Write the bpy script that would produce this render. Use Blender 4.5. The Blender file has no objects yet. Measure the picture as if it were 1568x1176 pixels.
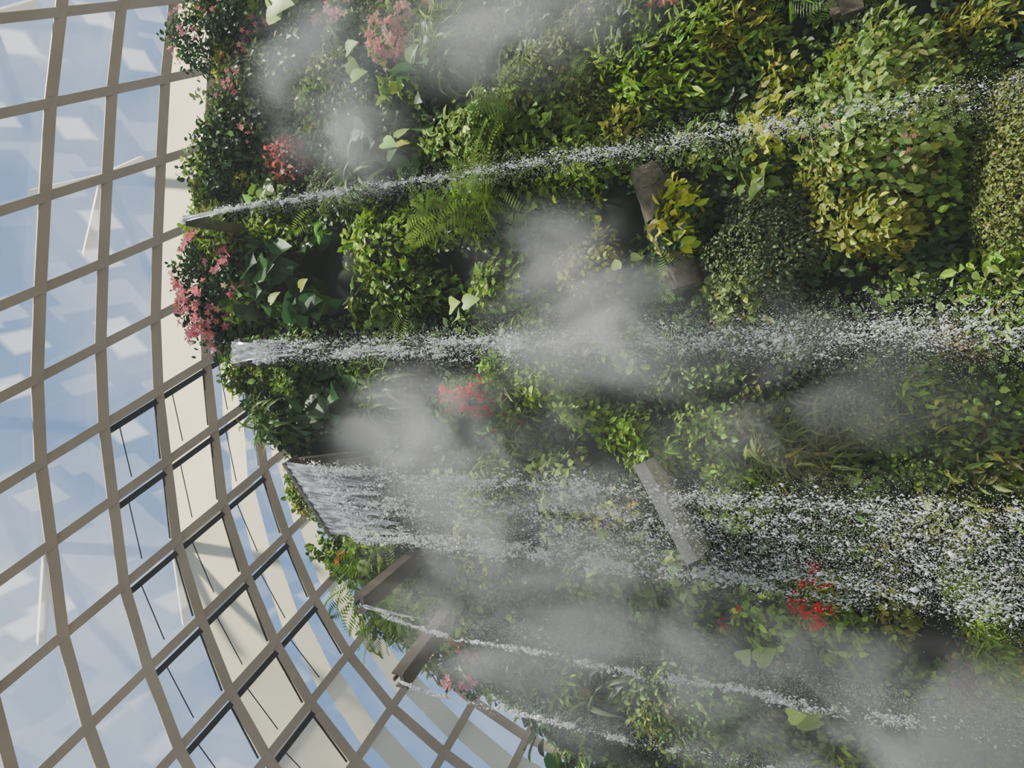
import bpy, math, random
import numpy as np
from mathutils import Vector, Matrix
rng = np.random.default_rng(7); random.seed(7)
# ---------------------------------------------------------------- camera
F=1442.0; PITCH=math.radians(28.3); CP,SP=math.cos(PITCH),math.sin(PITCH); CZ=1.7; FZ=-3.0
cam=bpy.data.cameras.new("camera"); camo=bpy.data.objects.new("camera",cam)
bpy.context.scene.collection.objects.link(camo)
camo.matrix_world=Matrix(((0,1,0,0),(SP,0,-CP,0),(-CP,0,-SP,CZ),(0,0,0,1)))
cam.sensor_width=36; cam.lens=36*F/1920; cam.clip_end=2000
bpy.context.scene.camera=camo
K=1920/1568
def ray(px,py):
    a=(px*K-960)/F; b=(720-py*K)/F
    return np.array([b,CP+SP*a,SP-CP*a])
def at_y(px,py,Y):
    d=ray(px,py); t=Y/d[1]; return np.array([d[0]*t,Y,d[2]*t+CZ])
def wallY(x,z): return 20.0+0.07*z+0.008*(x-3)**2
def wall_pt(px,py):
    d=ray(px,py); Y=21.
    for _ in range(12):
        t=Y/d[1]; Y=wallY(d[0]*t,d[2]*t+CZ)
    t=Y/d[1]; return np.array([d[0]*t,Y,d[2]*t+CZ])
def proj(P):
    x,y,z=P[0],P[1],P[2]-CZ
    f=y*CP+z*SP; up=-y*SP+z*CP
    return ((960-up/f*F)/K,(720-x/f*F)/K)
TX=np.array([-18,-15,-12,-10.6,-9.9,-9.1,-5.6,-1.5,.9,2.7,6.05,8.65,12.5,16.5,24])
TZ=np.array([2,4.,9.6,11.1,14.1,16.6,20.3,22.8,25.3,26.8,27.2,26.5,25.9,28.8,28])+CZ-0.9
def ztop(x): return np.interp(x,TX,TZ)
_lat=rng.random((64,64,64))
def vnoise(P,s):
    Q=np.asarray(P)*s+100; i=np.floor(Q).astype(int); f=Q-i; f=f*f*(3-2*f); r=0
    for dx in(0,1):
        for dy in(0,1):
            for dz in(0,1):
                w=(f[:,0] if dx else 1-f[:,0])*(f[:,1] if dy else 1-f[:,1])*(f[:,2] if dz else 1-f[:,2])
                r=r+w*_lat[(i[:,0]+dx)%64,(i[:,1]+dy)%64,(i[:,2]+dz)%64]
    return r
# ---------------------------------------------------------------- materials
def newmat(name):
    m=bpy.data.materials.new(name); m.use_nodes=True; nt=m.node_tree; nt.nodes.clear()
    try: m.use_transparent_shadow=True
    except Exception: pass
    o=nt.nodes.new("ShaderNodeOutputMaterial"); return m,nt,o
def N(nt,t,**k):
    n=nt.nodes.new(t)
    for a,b in k.items(): setattr(n,a,b)
    return n
def simple(name,col,rough=.6,metal=0,nscale=3,nvar=.25,spec=.4,bump=0):
    m,nt,o=newmat(name); p=N(nt,"ShaderNodeBsdfPrincipled"); nt.links.new(p.outputs[0],o.inputs[0])
    p.inputs["Roughness"].default_value=rough; p.inputs["Metallic"].default_value=metal
    p.inputs["Specular IOR Level"].default_value=spec
    tc=N(nt,"ShaderNodeTexCoord"); no=N(nt,"ShaderNodeTexNoise"); no.inputs["Scale"].default_value=nscale; no.inputs["Detail"].default_value=6
    nt.links.new(tc.outputs["Object"],no.inputs["Vector"])
    r=N(nt,"ShaderNodeValToRGB"); r.color_ramp.elements[0].position=.3; r.color_ramp.elements[1].position=.7
    r.color_ramp.elements[0].color=[c*(1-nvar) for c in col]+[1]; r.color_ramp.elements[1].color=[min(1,c*(1+nvar)) for c in col]+[1]
    nt.links.new(no.outputs[0],r.inputs[0]); nt.links.new(r.outputs[0],p.inputs["Base Color"])
    if bump:
        b=N(nt,"ShaderNodeBump"); b.inputs["Strength"].default_value=bump; nt.links.new(no.outputs[0],b.inputs["Height"]); nt.links.new(b.outputs[0],p.inputs["Normal"])
    return m
def leafmat(name,transl=.3,rough=.45):
    m,nt,o=newmat(name); p=N(nt,"ShaderNodeBsdfPrincipled"); t=N(nt,"ShaderNodeBsdfTranslucent"); mx=N(nt,"ShaderNodeMixShader")
    a=N(nt,"ShaderNodeAttribute",attribute_name="tint")
    nt.links.new(a.outputs["Color"],p.inputs["Base Color"]); nt.links.new(a.outputs["Color"],t.inputs[0])
    p.inputs["Roughness"].default_value=rough; p.inputs["Specular IOR Level"].default_value=.25
    mx.inputs[0].default_value=transl
    nt.links.new(p.outputs[0],mx.inputs[1]); nt.links.new(t.outputs[0],mx.inputs[2]); nt.links.new(mx.outputs[0],o.inputs[0]); return m
M_leaf=leafmat("leaf_green",.3); M_pet=leafmat("petal",.35,.7)
M_moss=simple("mossy_wall",(.010,.013,.007),.95,nscale=1.5,nvar=.6,bump=.6)
M_steel=simple("bronze_painted_steel",(.42,.36,.285),.45,nscale=.3,nvar=.12)
M_dark=simple("dark_vent_frame",(.02,.02,.022),.5)
M_beam=simple("weathered_steel_beam",(.08,.065,.05),.4,nvar=.3)
M_conc=simple("pale_concrete",(.5,.47,.4),.8,nvar=.2,bump=.2)
M_log=simple("grey_brown_timber",(.12,.10,.065),.85,nscale=5,nvar=.4,bump=.5)
M_white=simple("white_painted_steel",(.9,.85,.72),.5,nvar=.05)
M_floor=simple("floor_paving",(.16,.15,.13),.8,nscale=1,nvar=.25)
# ---------------------------------------------------------------- geometry collector
class Geo:
    def __init__(s): s.v=[];s.l=[];s.t=[];s.c=[];s.m=[];s.n=0
    def add(s,v,faces,col,mi=0):
        v=np.asarray(v,float); faces=[np.asarray(faces)] if isinstance(faces,np.ndarray) else faces
        s.v.append(v); 
        for f in faces:
            s.l.append((f+s.n).ravel()); s.t.append(np.full(len(f),f.shape[1])); s.m.append(np.full(len(f),mi))
        s.c.append(np.asarray(col,float)); s.n+=len(v)
    def build(s,name,mats,smooth=False,parent=None):
        V=np.concatenate(s.v);L=np.concatenate(s.l);T=np.concatenate(s.t);C=np.concatenate(s.c);MI=np.concatenate(s.m)
        me=bpy.data.meshes.new(name); me.vertices.add(len(V)); me.vertices.foreach_set("co",V.astype(np.float32).ravel())
        me.loops.add(len(L)); me.loops.foreach_set("vertex_index",L.astype(np.int32))
        me.polygons.add(len(T)); me.polygons.foreach_set("loop_start",np.concatenate([[0],np.cumsum(T)[:-1]]).astype(np.int32))
        me.polygons.foreach_set("material_index",MI.astype(np.int32))
        me.polygons.foreach_set("use_smooth",np.full(len(T),smooth))
        for m in mats: me.materials.append(m)
        a=me.attributes.new("tint","FLOAT_COLOR","POINT")
        a.data.foreach_set("color",np.concatenate([C,np.ones((len(C),1))],1).astype(np.float32).ravel())
        me.update(calc_edges=True); me.validate()
        o=bpy.data.objects.new(name,me); bpy.context.scene.collection.objects.link(o)
        if parent: o.parent=parent
        return o
def nrm(a): return a/np.maximum(np.linalg.norm(a,axis=-1,keepdims=True),1e-9)
T_OV=(np.array([[0,0,0],[.3,.28,.07],[.27,.66,.05],[0,1,-.1],[-.27,.66,.05],[-.3,.28,.07]]),np.array([[0,1,2,3],[0,3,4,5]]))
T_NAR=(np.array([[0,0,0],[.13,.35,.03],[.1,.7,.0],[0,1,-.12],[-.1,.7,0],[-.13,.35,.03]]),np.array([[0,1,2,3],[0,3,4,5]]))
T_BIG=(np.array([[0,0,0],[.2,-.12,.03],[.42,.1,.1],[.44,.4,.08],[.25,.75,0],[0,1.05,-.2],[-.25,.75,0],[-.44,.4,.08],[-.42,.1,.1],[-.2,-.12,.03],[0,.35,0],[0,.7,-.05]]),
   np.array([[0,1,2,10],[10,2,3,11],[11,3,4,5],[0,10,8,9],[10,11,7,8],[11,5,6,7]]))
def strap():
    v=[];f=[]
    for i in range(6):
        t=i/5; w=.05*math.sin(math.pi*min(1,.25+t*.75))+.004; y=math.sin(t*1.7)*.75; z=-(1-math.cos(t*1.7))*.55
        v+=[[-w,y,z+w*.5],[0,y,z],[w,y,z+w*.5]]
    for i in range(5):
        a=i*3; f+=[[a,a+3,a+4,a+1],[a+1,a+4,a+5,a+2]]
    return np.array(v),np.array(f)
T_STR=strap()
def fern():
    v=[];f=[];n=13
    for i in range(n):
        t=(i+.6)/n; y=math.sin(t*1.35)*.85; z=-(1-math.cos(t*1.35))*.5; L=.3*math.sin(math.pi*min(1,.18+t*.8))+.02
        for sg in(-1,1):
            b=len(v); v+=[[0,y-.022,z],[sg*L*.5,y-.01,z-.01],[sg*L,y+.05,z-.04],[sg*L*.5,y+.035,z-.01]]
            f.append([b,b+1,b+2,b+3])
    return np.array(v),np.array(f)
T_FERN=fern()
def flower():
    v=[];f=[]
    for k in range(5):
        a=k*2*math.pi/5; b=len(v)
        def R(r,da,z): return [r*math.cos(a+da),r*math.sin(a+da),z]
        v+=[[0,0,0],R(.35,-.5,.15),R(.55,0,.1),R(.35,.5,.15)]; f.append([b,b+1,b+2,b+3])
    return np.array(v),np.array(f)
T_FLO=flower()
def scatter(g,T,pos,tip,nor,size,col,mi=0):
    tv,tf=T; n=len(pos); Y=nrm(tip); Z=nor-(nor*Y).sum(1,keepdims=True)*Y; Z=nrm(Z); X=np.cross(Y,Z)
    s=np.asarray(size).reshape(-1,1,1)*np.ones((n,1,1))
    V=pos[:,None,:]+s*(tv[None,:,0,None]*X[:,None]+tv[None,:,1,None]*Y[:,None]+tv[None,:,2,None]*Z[:,None])
    Fc=(tf[None]+(np.arange(n)*len(tv))[:,None,None]).reshape(-1,tf.shape[1])
    g.add(V.reshape(-1,3),Fc,np.repeat(col,len(tv),0),mi)
G={ 'bright':(.215,.36,.035),'yel':(.45,.50,.04),'mid':(.115,.205,.035),'dark':(.035,.075,.026),'olive':(.165,.20,.05),'grey':(.125,.165,.075),
    'lite':(.26,.37,.085),'brown':(.19,.16,.05),'fern':(.14,.25,.035),'warm':(.29,.32,.05),'aroid':(.045,.11,.03)}
PK={'pink':(.85,.26,.28),'red':(.75,.02,.02),'peach':(.88,.38,.33),'orange':(.85,.14,.02)}
LS=1.14
def tint(base,n,var=.35):
    b=np.array(base)[None]*np.exp(rng.normal(0,var,(n,1)))
    b=b*(1+rng.normal(0,.1,(n,3))); y=rng.random((n,1))<.08
    b=np.where(y,b*np.array([[1.8,1.5,.9]]),b); return np.clip(b,.004,.9)
def mound_geo(g,C,rx,rz,rd,T,size,col,dens=2.2,up=.65,mi=0,var=.42,droop=.6,maxn=14000,lump=.26):
    size=size*(LS if size>.15 else 1)
    la=size*size*(.45 if T is T_OV else .7 if T is T_BIG else .2 if T is T_NAR else .35)
    area=2*math.pi*((rx*rz)**1.6/3+(rx*rd)**1.6/3+(rz*rd)**1.6/3)**(1/1.6)
    n=int(min(maxn,max(12,dens*area/la)))
    u=nrm(rng.normal(size=(n,3))); u[:,1]=-np.abs(u[:,1])
    L=1+lump*4*(vnoise((u+3)*np.array([rx,rd,rz])+C,1.3)-.5)
    r=(rng.uniform(.72,1.06,n)*L)[:,None]; R=np.array([rx,rd,rz])
    pos=C+u*R*r; no=nrm(u/R); nor=no+np.array([0,-.1,up])+rng.normal(0,.42,(n,3))
    tip=no*.5+np.array([0,-.1,-droop])+rng.normal(0,.55,(n,3))
    scatter(g,T,pos,tip,nor,size*rng.uniform(.6,1.25,n),tint(col,n,var),mi)
def mound_dims(px,py,rpx,rpy):
    C=wall_pt(px,py); a=wall_pt(px-rpx,py);b=wall_pt(px+rpx,py);c=wall_pt(px,py-rpy);d=wall_pt(px,py+rpy)
    return C,abs(c[0]-d[0])/2,abs(a[2]-b[2])/2
def mound(name,px,py,rpx,rpy,T,size,col,dens=2.2,depth=None,flowers=None,**k):
    C,rx,rz=mound_dims(px,py,rpx,rpy); g=Geo(); rd=depth or min(1.4,.75*min(rx,rz)+.3)
    mound_geo(g,C,rx,rz,rd,T,size,G[col] if isinstance(col,str) else col,dens,**k)
    if flowers:
        fc,nf,fs=flowers; nf=int(nf*1.4)
        nb=max(1,nf//6); cen=nrm(rng.normal(size=(nb,3)));cen[:,1]=-abs(cen[:,1])-.4;cen=nrm(cen)
        u=nrm(cen[rng.integers(0,nb,nf)]+rng.normal(0,.11,(nf,3)))
        L=1+.8*(vnoise((u+3)*np.array([rx,rd,rz])+C,1.3)-.5)
        pos=C+u*np.array([rx,rd,rz])*1.1*L[:,None]
        t=nrm(rng.normal(size=(nf,3))); scatter(g,T_FLO,pos,t,nrm(u)+np.array([0,-.7,0])+rng.normal(0,.3,(nf,3)),fs*1.15*rng.uniform(.7,1.3,nf),tint(PK[fc],nf,.2),1)
    return g.build(name,[M_leaf,M_pet])
def plume(name,px,py,T,n,size,col,rad=.3,var=.25,out=1.,dy=-.6,z=.3):
    C=wall_pt(px,py)+np.array([0,dy,0]); g=Geo(); a=rng.uniform(0,2*math.pi,n)
    tip=np.stack([np.cos(a),-np.abs(rng.normal(.6*out,.3,n)),np.sin(a)*.9+z],1)
    pos=C+rng.normal(0,rad,(n,3))*np.array([1,.4,1]); nor=np.array([0,-.6,.8])+rng.normal(0,.25,(n,3))
    scatter(g,T,pos,tip,nor,size*rng.uniform(.65,1.2,n),tint(G[col],n,var))
    return g.build(name,[M_leaf,M_pet],smooth=True)
# ---------------------------------------------------------------- mountain body
g=Geo(); nx=90; xs=np.linspace(-18,24,nx); rows=[]
for v in np.linspace(0,1,60):
    z=FZ+v*(ztop(xs)-FZ); rows.append(np.stack([xs,wallY(xs,z)+.25*np.sin(xs*1.7+z*.9)+.2*np.sin(z*2.3-xs*.8),z],1))
for k,dy in enumerate((1.5,4,7,10)): rows.append(np.stack([xs,wallY(xs,ztop(xs))+dy,ztop(xs)+.3*np.sin(xs+k)],1))
for v in (.66,.33,0): rows.append(np.stack([xs,wallY(xs,ztop(xs))+11,FZ+(ztop(xs)-FZ)*v],1))
V=np.concatenate(rows); R=len(rows); idx=np.arange(R*nx).reshape(R,nx)
Fq=np.stack([idx[:-1,:-1],idx[:-1,1:],idx[1:,1:],idx[1:,:-1]],-1).reshape(-1,4)
g.add(V,Fq,np.full((len(V),3),.05)); g.build("planted_mountain",[M_moss],True)
# ---------------------------------------------------------------- background foliage
CAV=[(480,440,75,55),(690,130,45,35),(690,420,45,40),(960,345,60,45),(1190,40,40,25),(1430,70,50,25),(1400,20,30,30),(1240,350,35,50),(520,690,50,18),
     (1430,960,50,60),(1150,570,35,25),(930,700,60,30),(520,400,50,60),(900,350,25,30),(1500,380,25,20),(620,230,30,20),(1060,420,40,20),
     (1220,300,22,40),(1450,150,25,30),(640,560,30,20),(560,660,40,25),(1290,430,50,14),(760,150,25,25),(1380,880,40,22),(700,500,30,15)]
def incav(P,m=1.0):
    q=proj(P); return any(((q[0]-c[0])/c[2])**2+((q[1]-c[1])/c[3])**2<m for c in CAV)
g=Geo(); n=64000; x=rng.uniform(-17,20,n); z=FZ+rng.random(n)*(ztop(x)+.3-FZ)
P=np.stack([x,wallY(x,z)-rng.uniform(.1,.55,n),z],1)
keep=np.array([not incav(p,.9) for p in P]); P=P[keep]; n=len(P); x=P[:,0];z=P[:,2]
w=np.clip(vnoise(P,.5)*1.6-.4,0,1); colr=.9*(np.array(G['mid'])*(w[:,None])+np.array(G['dark'])*(1-w[:,None]))
colr=colr*np.exp(rng.normal(0,.35,(n,1)))
scatter(g,T_OV,P,np.array([0,-.4,-.6])+rng.normal(0,.6,(n,3)),np.array([0,-1,.5])+rng.normal(0,.5,(n,3)),rng.uniform(.14,.32,n),colr)
kinds=[(T_OV,.22,'mid'),(T_OV,.18,'warm'),(T_OV,.26,'bright'),(T_NAR,.34,'olive'),(T_OV,.13,'grey'),(T_OV,.28,'dark'),(T_NAR,.36,'bright'),(T_OV,.24,'mid'),(T_OV,.12,'olive'),(T_FERN,.9,'fern'),(T_OV,.3,'lite'),(T_BIG,.4,'mid')]
for i in range(430):
    x=rng.uniform(-15,18); zt=ztop(x); z=rng.uniform(FZ+.3,zt+.2) if i>70 else zt+rng.uniform(-.3,.3)
    C=np.array([x,wallY(x,z),z])
    if incav(C,1.6): continue
    T,s,c=kinds[rng.integers(len(kinds))]; r=rng.uniform(.45,1.15)
    if i<=70: T,s,c=kinds[[0,5,6,1,5][i%5]]; r*=.75
    mound_geo(g,C,r*rng.uniform(.8,1.3),r,min(1.2,r*1.05),T,s,G[c],1.7 if T is not T_FERN else .9,maxn=1500)
g.build("climbing_foliage",[M_leaf])
# ---------------------------------------------------------------- named plants
mound("flowering_shrub",360,60,70,60,T_OV,.22,'dark',flowers=('pink',50,.22))
mound("flowering_shrub",400,160,60,70,T_OV,.24,'grey',flowers=('pink',14,.2))
mound("dark_shrub",370,240,50,70,T_OV,.24,'dark'); mound("red_leaf_shrub",455,250,28,35,T_OV,.2,(.26,.07,.055))
mound("flowering_shrub",340,440,48,85,T_OV,.2,'dark',flowers=('pink',150,.28))
mound("flowering_shrub",540,25,40,35,T_OV,.2,'mid',flowers=('peach',60,.25))
mound("flowering_shrub",630,60,36,55,T_OV,.24,'bright',flowers=('peach',100,.3))
mound("green_shrub",625,140,38,28,T_BIG,.4,'bright')
mound("green_shrub",735,225,55,48,T_OV,.27,'lite'); mound("green_shrub",740,335,40,50,T_OV,.22,'bright')
mound("green_shrub",840,210,65,60,T_OV,.28,'mid'); mound("green_shrub",880,120,90,70,T_OV,.22,'olive')
mound("green_shrub",1010,120,90,70,T_NAR,.34,'bright'); mound("green_shrub",960,210,50,45,T_OV,.22,'warm')
mound("green_shrub",820,300,60,45,T_OV,.24,'mid'); mound("green_shrub",1000,40,80,45,T_OV,.2,'olive',flowers=('pink',10,.2))
mound("green_shrub",600,370,60,55,T_OV,.26,'bright',var=.5); mound("green_shrub",640,450,60,40,T_OV,.26,'mid')
mound("green_shrub",780,450,45,45,T_OV,.28,'bright'); mound("green_shrub",1090,230,40,50,T_OV,.24,'mid')
mound("yellow_green_shrub",1170,215,48,62,T_OV,.32,'yel'); mound("yellow_green_shrub",1045,350,32,58,T_OV,.3,'yel',depth=1.35)
mound("yellow_green_shrub",1215,120,40,30,T_OV,.25,'warm'); mound("yellow_green_shrub",1230,545,45,30,T_NAR,.3,'yel')
mound("round_leaf_bush",1345,200,118,150,T_OV,.21,'lite',dens=2.6,lump=.12,depth=2.0,flowers=('peach',24,.09))
mound("round_leaf_bush",1340,350,75,50,T_OV,.22,'warm',lump=.08,depth=1.5); mound("round_leaf_bush",1440,270,60,80,T_OV,.2,'mid')
mound("fine_leaf_hedge",1545,270,66,150,T_OV,.09,'olive',dens=2.4,lump=.06,depth=1.7); mound("fine_leaf_hedge",1178,385,88,88,T_OV,.1,'grey',dens=2.4,lump=.14)
mound("fine_leaf_hedge",1500,130,30,60,T_OV,.1,'fern')
mound("olive_shrub",1500,40,60,40,T_NAR,.25,'warm'); mound("olive_shrub",1330,50,40,30,T_OV,.15,'grey'); mound("green_shrub",1120,60,60,60,T_NAR,.32,'warm')
for a,b in((790,575),(850,600),(905,630),(960,660),(1010,690),(880,570)): mound("bright_green_shrub",a,b,48,34,T_OV,.22,'bright',dens=2.6,var=.3,depth=1.1)
mound("red_flowering_shrub",738,605,38,28,T_NAR,.22,'mid',depth=1.3,flowers=('red',110,.15)); mound("red_flowering_shrub",800,650,30,20,T_NAR,.2,'mid',flowers=('red',25,.14))
mound("olive_shrub",1080,570,70,45,T_OV,.17,'mid'); mound("olive_shrub",1090,660,60,50,T_OV,.2,'bright'); mound("olive_shrub",1180,640,60,50,T_OV,.16,'olive')
mound("olive_shrub",1350,555,90,45,T_OV,.13,'warm'); mound("fine_leaf_hedge",1330,640,80,60,T_OV,.1,'olive',dens=2.2); mound("fine_leaf_hedge",1430,690,90,70,T_OV,.12,'mid')
mound("green_shrub",1520,600,70,80,T_OV,.17,'mid',var=.5); mound("olive_shrub",1480,520,80,40,T_OV,.14,'brown')
mound("green_shrub",1130,770,60,60,T_OV,.18,'bright'); mound("green_shrub",1280,790,90,60,T_OV,.15,'mid'); mound("green_shrub",1450,800,90,70,T_OV,.15,'olive')
mound("fern_clump",610,905,58,66,T_FERN,.9,'fern',dens=2.2); mound("green_shrub",535,845,38,38,T_OV,.24,'mid',flowers=('orange',12,.18))
mound("fern_clump",690,960,50,60,T_FERN,.8,'fern',dens=1.6,flowers=('pink',14,.2))
mound("green_shrub",1180,920,60,60,T_OV,.22,'bright',flowers=('red',10,.13)); mound("red_flowering_shrub",1250,905,34,45,T_NAR,.2,'warm',depth=1.3,flowers=('red',80,.13))
mound("green_shrub",1300,960,50,50,T_OV,.22,'bright'); mound("green_shrub",1370,930,40,50,T_OV,.18,'warm')
for a,b in((1465,880),(1495,930),(1520,985),(1550,1030)): mound("bright_green_shrub",a,b,34,36,T_NAR,.22,'bright',dens=2.6,var=.3,depth=1.2)
mound("red_leaf_shrub",1480,1045,30,35,T_NAR,.22,(.3,.12,.06)); mound("green_shrub",1380,1040,60,50,T_OV,.18,'mid'); mound("olive_shrub",1520,1120,60,50,T_OV,.15,'mid')
mound("green_shrub",1020,940,90,60,T_OV,.2,'mid'); mound("green_shrub",860,930,70,60,T_OV,.22,'dark'); mound("flowering_shrub",730,1010,35,50,T_OV,.24,'dark',flowers=('pink',30,.22))
mound("broadleaf_plant",850,1080,38,55,T_BIG,.6,'dark'); mound("broadleaf_plant",930,1150,60,40,T_BIG,.5,'dark'); mound("green_shrub",1080,1060,100,70,T_OV,.2,'mid')
mound("green_shrub",1230,1120,90,60,T_OV,.18,'olive')
mound("broadleaf_plant",430,425,50,50,T_BIG,.95,'aroid',depth=1.2,dens=2.2,droop=.9); mound("broadleaf_plant",475,480,35,32,T_BIG,.8,'aroid',depth=1.1,dens=2.2,droop=.9)
mound("broadleaf_plant",500,615,60,50,T_BIG,.85,'aroid',dens=2.,depth=1.1,droop=.9); mound("broadleaf_plant",440,640,30,40,T_BIG,.7,'aroid',dens=1.5,depth=1.0,droop=.9)
mound("broadleaf_plant",680,110,60,70,T_BIG,.65,'aroid',dens=1.4,depth=1.1); mound("broadleaf_plant",600,230,60,50,T_BIG,.85,'aroid',dens=1.6,depth=1.1)
for a,b in((800,180),(770,280),(755,330),(620,925),(580,880),(700,345)): plume("fern_clump",a,b,T_FERN,24,1.3,'fern',dy=-1.1)
for a,b in((700,100),(560,280),(600,600),(430,640)): plume("strap_leaf_plant",a,b,T_STR,40,1.2,'mid',dy=-.9)
for a,b in((1265,690),(1210,690)): plume("grass_tuft",a,b,T_STR,260,.7,'olive',dy=-.7,rad=.4)
plume("strap_leaf_plant",930,1060,T_STR,40,1.4,'grey')
for a,b,s,n in((450,30,1.25,3),(570,115,.7,3),(735,470,.6,4),(990,430,.35,2),(1170,985,.6,3),(1230,1078,.6,3),(480,465,.6,2),(640,240,.6,3)):
    C=wall_pt(a,b)+np.array([0,-1.3,0]); gg=Geo(); p=C+rng.normal(0,.25,(n,3)); scatter(gg,T_BIG,p,np.array([.3,-.3,-.8])+rng.normal(0,.5,(n,3)),np.array([0,-1,.35])+rng.normal(0,.25,(n,3)),s*rng.uniform(.7,1.1,n),tint((.32,.46,.10),n,.15))
    for q in p:
        e=q+np.array([0,1.5,-.1]); d=.02; vv=[q+np.array([-d,0,0]),q+np.array([d,0,0]),e+np.array([d,0,0]),e+np.array([-d,0,0]),q+np.array([0,0,d]),e+np.array([0,0,d])]
        gg.add(vv,np.array([[0,1,2,3],[0,4,5,3],[1,4,5,2]]),np.tile(G['mid'],(6,1)))
    gg.build("pale_broadleaf_plant",[M_leaf,M_pet],True)
# ---------------------------------------------------------------- structure pieces
def boxgeo(g,p,q,w,h,upv=(0,0,1),mi=0,drop=0):
    p=np.array(p,float);q=np.array(q,float);e=nrm((q-p)[None])[0];s=nrm(np.cross(e,upv)[None])[0];u=np.cross(s,e)
    V=[];
    for P in(p,q):
        for a,b in((-1,-1),(1,-1),(1,1),(-1,1)): V.append(P+s*a*w/2+u*(b*h/2-drop))
    g.add(V,np.array([[0,1,2,3],[4,7,6,5],[0,4,5,1],[1,5,6,2],[2,6,7,3],[3,7,4,0]]),np.full((8,3),.5),mi)
def channel(name,p,q,w=.42,h=.42):
    g=Geo(); p=np.array(p);q=np.array(q);e=nrm((q-p)[None])[0];s=np.cross(e,(0,0,1))
    boxgeo(g,p,q,w,.06); boxgeo(g,p+s*w/2+[0,0,h/2],q+s*w/2+[0,0,h/2],.05,h); boxgeo(g,p-s*w/2+[0,0,h/2],q-s*w/2+[0,0,h/2],.05,h)
    boxgeo(g,p+[0,0,h],q+[0,0,h],w*.25,.05); boxgeo(g,p-e*.02,p+e*.06,w*1.15,h*.35,drop=-.05)
    return g.build(name,[M_beam])
YF=18.3
L1=at_y(266,336,YF);L2=at_y(346,540,YF);L3a=at_y(420,705,18.1);L3b=at_y(492,817,18.8);L4=at_y(543,927,YF);L5=at_y(602,1043,YF)
channel("spout_beam",L5+[0,.1,-.35],(-6.5,23.2,L5[2]-.35),.5,.4); channel("spout_beam",L4+[0,.1,-.3],(-5.7,21.8,L4[2]-.3),.5,.38)
channel("spout_beam",L1+[0,.3,-.3],L1+[.2,4,-.3],.3,.2)
channel("spout_beam",L2+[0,.3,-.35],L2+[0,4,-.35],.85,.3)
g=Geo(); boxgeo(g,L3a+[0,.35,-.3],L3b+[0,.35,-.3],.6,.12); boxgeo(g,L3a+[-.1,.6,-.35],L3a+[-.1,4,-.35],.25,.5); boxgeo(g,L3b+[.3,.6,-.35],L3b+[.3,4,-.35],.25,.5); boxgeo(g,(L3a+L3b)/2+[0,1.2,-.6],(L3a+L3b)/2+[0,4,-.6],2.2,.1)
g.build("waterfall_trough",[M_beam])
g=Geo(); a=wall_pt(1008,700)+[0,-.9,0]; b=wall_pt(1085,840)+[0,-.9,0]; boxgeo(g,a,b,1.5,.34,(0,0,1))
g.build("walkway_ledge",[M_conc])
g=Geo(); a=wall_pt(995,262)+[0,-.15,0]; b=wall_pt(1050,445)+[0,-.15,0]; e=nrm((b-a)[None])[0]; s1=nrm(np.cross(e,(0,1,0))[None])[0]; s2=np.cross(e,s1); nn=24
ang=np.linspace(0,2*math.pi,nn+1)[:-1]; V=[]
for k,t in enumerate(np.linspace(0,1,9)): 
    for q in ang: V.append(a+(b-a)*t+(.5+.04*math.sin(3*q+k)+.02*math.sin(9*q))*(s1*math.cos(q)+s2*math.sin(q)))
I_=np.arange(9*nn).reshape(9,nn); In=np.roll(I_,-1,1); g.add(V,np.stack([I_[:-1],In[:-1],In[1:],I_[1:]],-1).reshape(-1,4),np.full((len(V),3),.3))
g.add([V[i] for i in range(nn)],np.arange(nn)[None],np.full((nn,3),.3)); g.add([V[8*nn+i] for i in range(nn)],np.arange(nn)[None],np.full((nn,3),.3))
g.build("fallen_log",[M_log],True)
g=Geo(); boxgeo(g,wall_pt(1300,-10)+[0,-.6,0],wall_pt(1310,40)+[0,-.6,0],.4,.5); boxgeo(g,wall_pt(1275,0)+[0,-.6,0],wall_pt(1285,42)+[0,-.6,0],.3,.2); g.build("stone_block",[M_log])
# ---------------------------------------------------------------- water
m,nt,o=newmat("white_water"); d=N(nt,"ShaderNodeBsdfDiffuse");t=N(nt,"ShaderNodeBsdfTranslucent");gl=N(nt,"ShaderNodeBsdfGlossy");m1=N(nt,"ShaderNodeMixShader");m2=N(nt,"ShaderNodeMixShader")
tc=N(nt,"ShaderNodeTexCoord");no=N(nt,"ShaderNodeTexNoise");no.inputs["Scale"].default_value=8;nt.links.new(tc.outputs["Object"],no.inputs["Vector"])
r=N(nt,"ShaderNodeValToRGB");r.color_ramp.elements[0].color=(.88,.89,.9,1);r.color_ramp.elements[1].color=(.99,.99,.99,1);nt.links.new(no.outputs[0],r.inputs[0]);nt.links.new(r.outputs[0],d.inputs[0]);nt.links.new(r.outputs[0],t.inputs[0])
gl.inputs[1].default_value=.15;m1.inputs[0].default_value=.5;m2.inputs[0].default_value=.2
nt.links.new(d.outputs[0],m1.inputs[1]);nt.links.new(t.outputs[0],m1.inputs[2]);nt.links.new(m1.outputs[0],m2.inputs[1]);nt.links.new(gl.outputs[0],m2.inputs[2]);nt.links.new(m2.outputs[0],o.inputs[0]);M_drop=m
m,nt,o=newmat("water_sheet"); tr=N(nt,"ShaderNodeBsdfTransparent");tr.inputs[0].default_value=(.88,.92,.95,1);d=N(nt,"ShaderNodeBsdfPrincipled");d.inputs["Base Color"].default_value=(.7,.75,.8,1);d.inputs["Roughness"].default_value=.1
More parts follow.
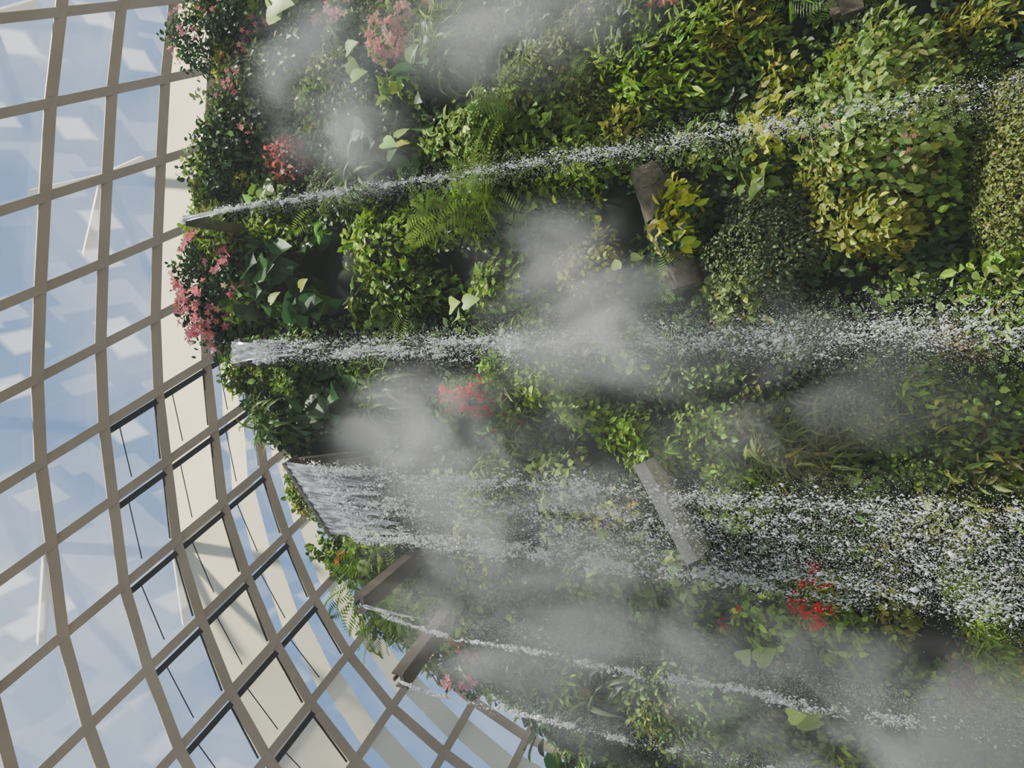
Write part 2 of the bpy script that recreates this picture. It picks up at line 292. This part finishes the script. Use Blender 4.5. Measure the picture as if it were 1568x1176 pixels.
mx=N(nt,"ShaderNodeMixShader");tc=N(nt,"ShaderNodeTexCoord");mp=N(nt,"ShaderNodeMapping");mp.inputs["Scale"].default_value=(14,14,1.3);no=N(nt,"ShaderNodeTexNoise");no.inputs["Scale"].default_value=1.;no.inputs["Detail"].default_value=5
nt.links.new(tc.outputs["Object"],mp.inputs[0]);nt.links.new(mp.outputs[0],no.inputs["Vector"]);r=N(nt,"ShaderNodeValToRGB");r.color_ramp.elements[0].position=.4;r.color_ramp.elements[0].color=(.15,.15,.15,1);r.color_ramp.elements[1].position=.7;r.color_ramp.elements[1].color=(.75,.75,.75,1)
nt.links.new(no.outputs[0],r.inputs[0]);nt.links.new(r.outputs[0],mx.inputs[0]);nt.links.new(tr.outputs[0],mx.inputs[1]);nt.links.new(d.outputs[0],mx.inputs[2]);nt.links.new(mx.outputs[0],o.inputs[0]);M_sheet=m
T_DROP=(np.array([[1,0,0],[0,0,1],[-1,0,0],[0,0,-1],[0,2.1,0],[0,-2.1,0]])*.5,np.array([[0,1,4],[1,2,4],[2,3,4],[3,0,4],[1,0,5],[2,1,5],[3,2,5],[0,3,5]]))
def drops(g,P,size):
    n=len(P); tip=np.array([0,0,-1.])+rng.normal(0,.5,(n,3)); scatter(g,T_DROP,P,tip,rng.normal(size=(n,3)),size,np.full((n,3),.9),0)
def sheet(g,A,B,length,steps=14,push=.35,nx=14,narrow=0.):
    A=np.array(A);B=np.array(B);V=[]
    for i in range(steps+1):
        t=i/steps; c=(A+B)/2
        for j in range(nx+1):
            s=j/nx; p=A*(1-s)+B*s; p=c+(p-c)*(1-narrow*t); f=math.sqrt(t)
            V.append(p+np.array([0,-push*(f-.6)*1.2+.03*math.sin(j*2.1+i*.3),-length*t**1.3*(1+.25*math.sin(j*1.7)*t)]))
    I=np.arange((steps+1)*(nx+1)).reshape(steps+1,nx+1); g.add(V,np.stack([I[:-1,:-1],I[:-1,1:],I[1:,1:],I[1:,:-1]],-1).reshape(-1,4),np.full((len(V),3),.9),1)
def fall(name,A,B,n,w0,w1,sheetlen,edge=.35,dsz=.03,spray=.5,narrow=.2,nx=14,x_shift=0,thr=.54,soft=.1,fade=.4):
    A=np.array(A,float);B=np.array(B,float);g=Geo()
    if sheetlen: sheet(g,A,B,sheetlen,narrow=narrow,nx=nx)
    H=min(A[2],B[2])-FZ; h0=sheetlen*.45/H; h=h0+(1-h0)*rng.random(n); s=rng.random(n)
    e=rng.random(n)<edge; s=np.where(e,np.where(rng.random(n)<.4,rng.normal(.02,.035,n),rng.normal(.97,.04,n)),s)
    wd=(w0+(w1-w0)*h**.9)
    c=(A+B)/2; P=c+(A-c)*(1-2*s[:,None])*(1-narrow*np.minimum(1,h*6))[:,None]
    P[:,2]=P[:,2]-h*(P[:,2]-FZ)
    P[:,0]+=wd*rng.normal(0,1,n)+x_shift*np.minimum(1,h*5)+.07*np.sin(P[:,2]*1.3)*h; P[:,1]+=wd*.8*rng.normal(0,1,n)-.25*np.minimum(1,h*8)
    cl=.5*vnoise(P,np.array([5.,3,1.3]))+.5*vnoise(P+9,np.array([15,8,5.5])); pr=np.clip((cl-thr)/soft+.5,0.05,1)
    pr=np.where(h<.1,np.maximum(pr,.4),pr); pr=pr*(1-fade*h)
    P=P[rng.random(n)<pr]; drops(g,P,dsz*np.exp(rng.normal(0,.5,len(P))))
    ns=int(n*spray); h=rng.random(ns)**.7; Q=c+(A-c)*rng.uniform(-1,1,(ns,1)); Q[:,2]-=h*(Q[:,2]-FZ); Q[:,0]+=rng.normal(0,1,ns)*(w0+w1*1.9*h); Q[:,1]+=rng.normal(0,.4,ns)
    drops(g,Q,.0125*np.ones(ns)); g.build(name,[M_drop,M_sheet],True)
fall("waterfall",L1+[.12,0,0],L1-[.12,0,0],19000,.018,.17,5,.0,.0195,.5,.7,4,fade=.65)
fall("waterfall",L2+[.40,0,0],L2-[.40,0,0],38000,.035,.25,3.0,.25,.0205,.5,.5,10,fade=.55)
fall("waterfall",L3a,L3b,88000,.05,.2,3.2,.45,.021,.5,.12,26,fade=.55)
fall("waterfall",L4+[.06,0,0],L4-[.06,0,0],12000,.018,.10,2.5,0,.021,.4,.5,4,-.35)
fall("waterfall",L5+[.05,0,0],L5-[.05,0,0],11000,.018,.09,1.5,0,.021,.4,.5,4)
# ---------------------------------------------------------------- mist
def vmesh(cube,loc,scale,name):
    if cube: bpy.ops.mesh.primitive_cube_add(size=2,location=loc)
    else: bpy.ops.mesh.primitive_ico_sphere_add(subdivisions=3,radius=1,location=loc)
    ob=bpy.context.object; ob.name=name; ob.scale=scale; return ob
def mist(px,py,rpx,rpy,dens,seed,Y=17.1,rd=1.9):
    C=at_y(px,py,Y); rx=abs(at_y(px,py-rpy,Y)[0]-at_y(px,py+rpy,Y)[0])/2*2.1; rz=abs(at_y(px-rpx,py,Y)[2]-at_y(px+rpx,py,Y)[2])/2*2.1
    ob=vmesh(False,C,(rx,rd,rz),"mist_cloud")
    m,nt,o=newmat("mist"); tc=N(nt,"ShaderNodeTexCoord"); ln=N(nt,"ShaderNodeVectorMath",operation="LENGTH"); nt.links.new(tc.outputs["Object"],ln.inputs[0])
    mp=N(nt,"ShaderNodeMapping"); mp.inputs["Scale"].default_value=(rx*.7,rd*.3,rz*.42); mp.inputs["Rotation"].default_value=(0,.5,0); mp.inputs["Location"].default_value=(seed,seed*2.3,0); nt.links.new(tc.outputs["Object"],mp.inputs[0])
    no=N(nt,"ShaderNodeTexNoise"); no.inputs["Scale"].default_value=.95; no.inputs["Detail"].default_value=4; no.inputs["Distortion"].default_value=.8; nt.links.new(mp.outputs[0],no.inputs["Vector"])
    ma=N(nt,"ShaderNodeMapRange"); ma.interpolation_type='SMOOTHSTEP'; ma.inputs[1].default_value=.38; ma.inputs[2].default_value=.7; ma.inputs[3].default_value=.04; ma.inputs[4].default_value=1.; nt.links.new(no.outputs[0],ma.inputs[0])
    ed=N(nt,"ShaderNodeMapRange"); ed.interpolation_type='SMOOTHERSTEP'; ed.inputs[1].default_value=1.;ed.inputs[2].default_value=0.0;ed.inputs[3].default_value=0;ed.inputs[4].default_value=dens*1.3; nt.links.new(ln.outputs["Value"],ed.inputs[0])
    mu=N(nt,"ShaderNodeMath",operation="MULTIPLY"); nt.links.new(ma.outputs[0],mu.inputs[0]); nt.links.new(ed.outputs[0],mu.inputs[1])
    vs=N(nt,"ShaderNodeVolumeScatter"); vs.inputs["Color"].default_value=(1,1,1,1); vs.inputs["Anisotropy"].default_value=.1; nt.links.new(mu.outputs[0],vs.inputs["Density"]); nt.links.new(vs.outputs[0],o.inputs["Volume"])
    ob.data.materials.append(m)
for i,a in enumerate([(480,90,70,70,.4),(525,220,65,55,.45),(790,15,150,80,.35),(835,395,75,55,.55),(905,495,110,70,.8),(655,675,110,75,.55),
    (760,800,150,110,.35),(850,960,190,110,.45),(1230,1110,380,110,.5),(1090,610,250,110,.2)]): mist(*a,seed=i*3.1+1)
hz=vmesh(True,(2,15.9,12),(17,3.,15),"humid_haze"); m,nt,o=newmat("humid_air"); vs=N(nt,"ShaderNodeVolumeScatter"); vs.inputs["Color"].default_value=(1,1,1,1); vs.inputs["Density"].default_value=.003; nt.links.new(vs.outputs[0],o.inputs["Volume"]); hz.data.materials.append(m)
# ---------------------------------------------------------------- dome gridshell
c=4.2; U=np.array([.47,.8827,0]); W=np.array([.8827,-.47,0])
prof=[(.45,10.3),(-.64,10.32),(-1.7,10.3),(-2.72,10.28),(-3.72,10.25),(-4.73,10.22),(-5.85,10.1),(-6.85,9.6),(-7.75,9.0),(-8.5,8.3),(-9.15,7.45),(-9.65,6.5),(-9.95,5.5),(-10.1,4.45),(-10.2,3.4),(-10.25,2.3),(-10.3,1.1),(-10.3,-.4),(-10.3,-1.2)]
Fs=[0,-.65,-1.3,-1.9,-2.4,-2.8,-3.3,-3.8,-4.25,-4.6,-4.9,-5.1,-5.3,-5.4,-5.5,-5.5,-5.5,-5.5,-5.5]
right=[(1.5,10.2),(2.6,10.05),(3.7,9.75),(4.75,9.3),(5.7,8.7),(6.5,8.0),(7.2,7.2),(7.8,6.3),(8.2,5.3),(8.5,4.2),(8.7,3.1),(8.8,1.9),(8.85,.8),(8.85,-.4),(8.85,-1.2)]
prof=right[::-1]+prof; Fs=[.65*min(k,6) for k in range(len(right),0,-1)]+Fs; J0=len(right)
I=list(range(-17,15)); node={}
for i in I:
    for j,(s,z) in enumerate(prof):
        zi=z; t=8.14+(i-2)*1.0+Fs[j]
        e=max(0,(i-8)/6.3,( -11-i)/6.3); k=math.sqrt(max(0,1-e*e)); zi=-1.2+(z+1.2)*k
        node[i,j]=np.array([0,0,CZ])+c*(s*W+t*U+np.array([0,0,zi]))
cen=c*(-.8*W+3*U)+np.array([0,0,8.])
gs=Geo(); gp=Geo(); gb=Geo(); gd=Geo()
for i in I:
    for j in range(len(prof)):
        p=node[i,j]; n=nrm((p-cen)[None])[0]
        for q,w in(((i+1,j),.52),((i,j+1),.6)):
            if q in node and np.linalg.norm(node[q]-p)>.3:
                boxgeo(gs,p,node[q],w,.12,n,drop=.62); boxgeo(gs,p,node[q],w*.62,.75,n,drop=.25)
        if (i+1,j) in node and (i,j+1) in node:
            Q=[p,node[i+1,j],node[i+1,j+1],node[i,j+1]]; 
            gp.add([v+n*.05 for v in Q],np.array([[0,1,2,3]]),np.full((4,3),.5))
            jj=j-J0
            def cell(u,v): return (Q[0]*(1-u)*(1-v)+Q[1]*u*(1-v)+Q[2]*u*v+Q[3]*(1-u)*v)-n*.02
            if i==3: gb.add([cell(0,0),cell(1,0),cell(1,1),cell(0,1)],np.array([[0,1,2,3]]),np.full((4,3),.5))
            if i in(4,5,6) and jj>=3: gb.add([cell(.35,0),cell(.72,0),cell(.62,1),cell(.25,1)],np.array([[0,1,2,3]]),np.full((4,3),.5))
            if (i in(2,3) and 4<=jj<=9) or (i==4 and 4<=jj<=8):
                boxgeo(gd,cell(.1,.12)-n*.4,cell(.92,.12)-n*.4,.35,.45,n); boxgeo(gd,cell(.9,.1)-n*.5,cell(.9,.9)-n*.2,.1,.14,n)
                boxgeo(gd,cell(.25,.12)-n*.5,cell(.3,.85)-n*1.3,.06,.06,n)
dome=bpy.data.objects.new("glass_dome_roof",None); bpy.context.scene.collection.objects.link(dome)
gs.build("gridshell_beams",[M_steel],parent=dome); gd.build("vent_frames",[M_dark],parent=dome)
m,nt,o=newmat("dome_glass"); tr=N(nt,"ShaderNodeBsdfTransparent");tr.inputs[0].default_value=(.84,.9,.95,1)
tl=N(nt,"ShaderNodeBsdfTranslucent");tl.inputs[0].default_value=(.8,.8,.78,1);gl=N(nt,"ShaderNodeBsdfGlossy");gl.inputs[1].default_value=.03
tc=N(nt,"ShaderNodeTexCoord");vo=N(nt,"ShaderNodeTexVoronoi",distance='CHEBYCHEV',feature='SMOOTH_F1');vo.inputs["Scale"].default_value=.26;vo.inputs["Smoothness"].default_value=.15
mp=N(nt,"ShaderNodeMapping");mp.inputs["Rotation"].default_value=(0,0,.49);mp.inputs["Scale"].default_value=(1.6,.8,1);nt.links.new(tc.outputs["Object"],mp.inputs[0]);nt.links.new(mp.outputs[0],vo.inputs["Vector"])
r=N(nt,"ShaderNodeValToRGB");r.color_ramp.elements[0].position=.18;r.color_ramp.elements[0].color=(.2,.2,.2,1);r.color_ramp.elements[1].position=.26;r.color_ramp.elements[1].color=(.02,.02,.02,1)  # blocky pale patches imitate reflections, painted into the panes
e=r.color_ramp.elements.new(.5); e.color=(.02,.02,.02,1); e=r.color_ramp.elements.new(.54); e.color=(.07,.07,.07,1)
nt.links.new(vo.outputs["Distance"],r.inputs[0]);mx=N(nt,"ShaderNodeMixShader");m2=N(nt,"ShaderNodeMixShader");m2.inputs[0].default_value=.05
nt.links.new(r.outputs[0],mx.inputs[0]);nt.links.new(tr.outputs[0],mx.inputs[1]);nt.links.new(tl.outputs[0],mx.inputs[2]);nt.links.new(mx.outputs[0],m2.inputs[1]);nt.links.new(gl.outputs[0],m2.inputs[2]);nt.links.new(m2.outputs[0],o.inputs[0])
gp.build("glazing_panes",[m],parent=dome)
m,nt,o=newmat("cream_panel"); tr=N(nt,"ShaderNodeBsdfDiffuse");tr.inputs[0].default_value=(.8,.75,.62,1);tl=N(nt,"ShaderNodeBsdfTranslucent");mx=N(nt,"ShaderNodeMixShader");mx.inputs[0].default_value=.6
tc=N(nt,"ShaderNodeTexCoord");no=N(nt,"ShaderNodeTexNoise");no.inputs["Scale"].default_value=.25;nt.links.new(tc.outputs["Object"],no.inputs["Vector"]);r=N(nt,"ShaderNodeValToRGB");r.color_ramp.elements[0].color=(.66,.57,.37,1);r.color_ramp.elements[1].color=(.95,.84,.58,1);nt.links.new(no.outputs[0],r.inputs[0]);nt.links.new(r.outputs[0],tl.inputs[0])
nt.links.new(tr.outputs[0],mx.inputs[1]);nt.links.new(tl.outputs[0],mx.inputs[2]);nt.links.new(mx.outputs[0],o.inputs[0])
gb.build("cream_panels",[m],parent=dome)  # cream panels added in the roof grid, standing in for a pale mass beyond
g=Geo()
for (i,j) in ((0,-1),(0,3),(1,8),(3,6),(4,10),(2,1),(-1,6),(1,5),(-2,8)):
    p=node[i,j+J0];n=nrm((p-cen)[None])[0]
    for q in((i+1,j),(i,j+1),(i-1,j)): boxgeo(g,p+n*.2,node[q[0],q[1]+J0]+n*5,.45,.45,n)
g.build("outer_struts",[M_white],parent=dome)
g=Geo(); a=np.linspace(0,2*math.pi,65)[:-1]; g.add(np.stack([cen[0]+75*np.cos(a),cen[1]+75*np.sin(a),np.full(64,FZ)],1),np.arange(64)[None,:],np.full((64,3),.2)); g.build("floor",[M_floor])
# ---------------------------------------------------------------- light
w=bpy.data.worlds.new("sky"); bpy.context.scene.world=w; w.use_nodes=True; nt=w.node_tree; bg=nt.nodes["Background"]
tc=N(nt,"ShaderNodeTexCoord");no=N(nt,"ShaderNodeTexNoise");no.inputs["Scale"].default_value=2.6;no.inputs["Detail"].default_value=6;nt.links.new(tc.outputs["Generated"],no.inputs["Vector"])
r=N(nt,"ShaderNodeValToRGB");r.color_ramp.elements[0].position=.45;r.color_ramp.elements[0].color=(.19,.31,.53,1);r.color_ramp.elements[1].position=.72;r.color_ramp.elements[1].color=(.8,.82,.84,1)
nt.links.new(no.outputs[0],r.inputs[0]);nt.links.new(r.outputs[0],bg.inputs[0]);bg.inputs[1].default_value=1.45
sl=bpy.data.lights.new("sun","SUN");sl.energy=17;sl.angle=math.radians(4);sl.color=(1,.92,.76);so=bpy.data.objects.new("sun",sl);bpy.context.scene.collection.objects.link(so)
so.rotation_euler=Vector((-.45,.38,-1.)).to_track_quat('-Z','Y').to_euler()
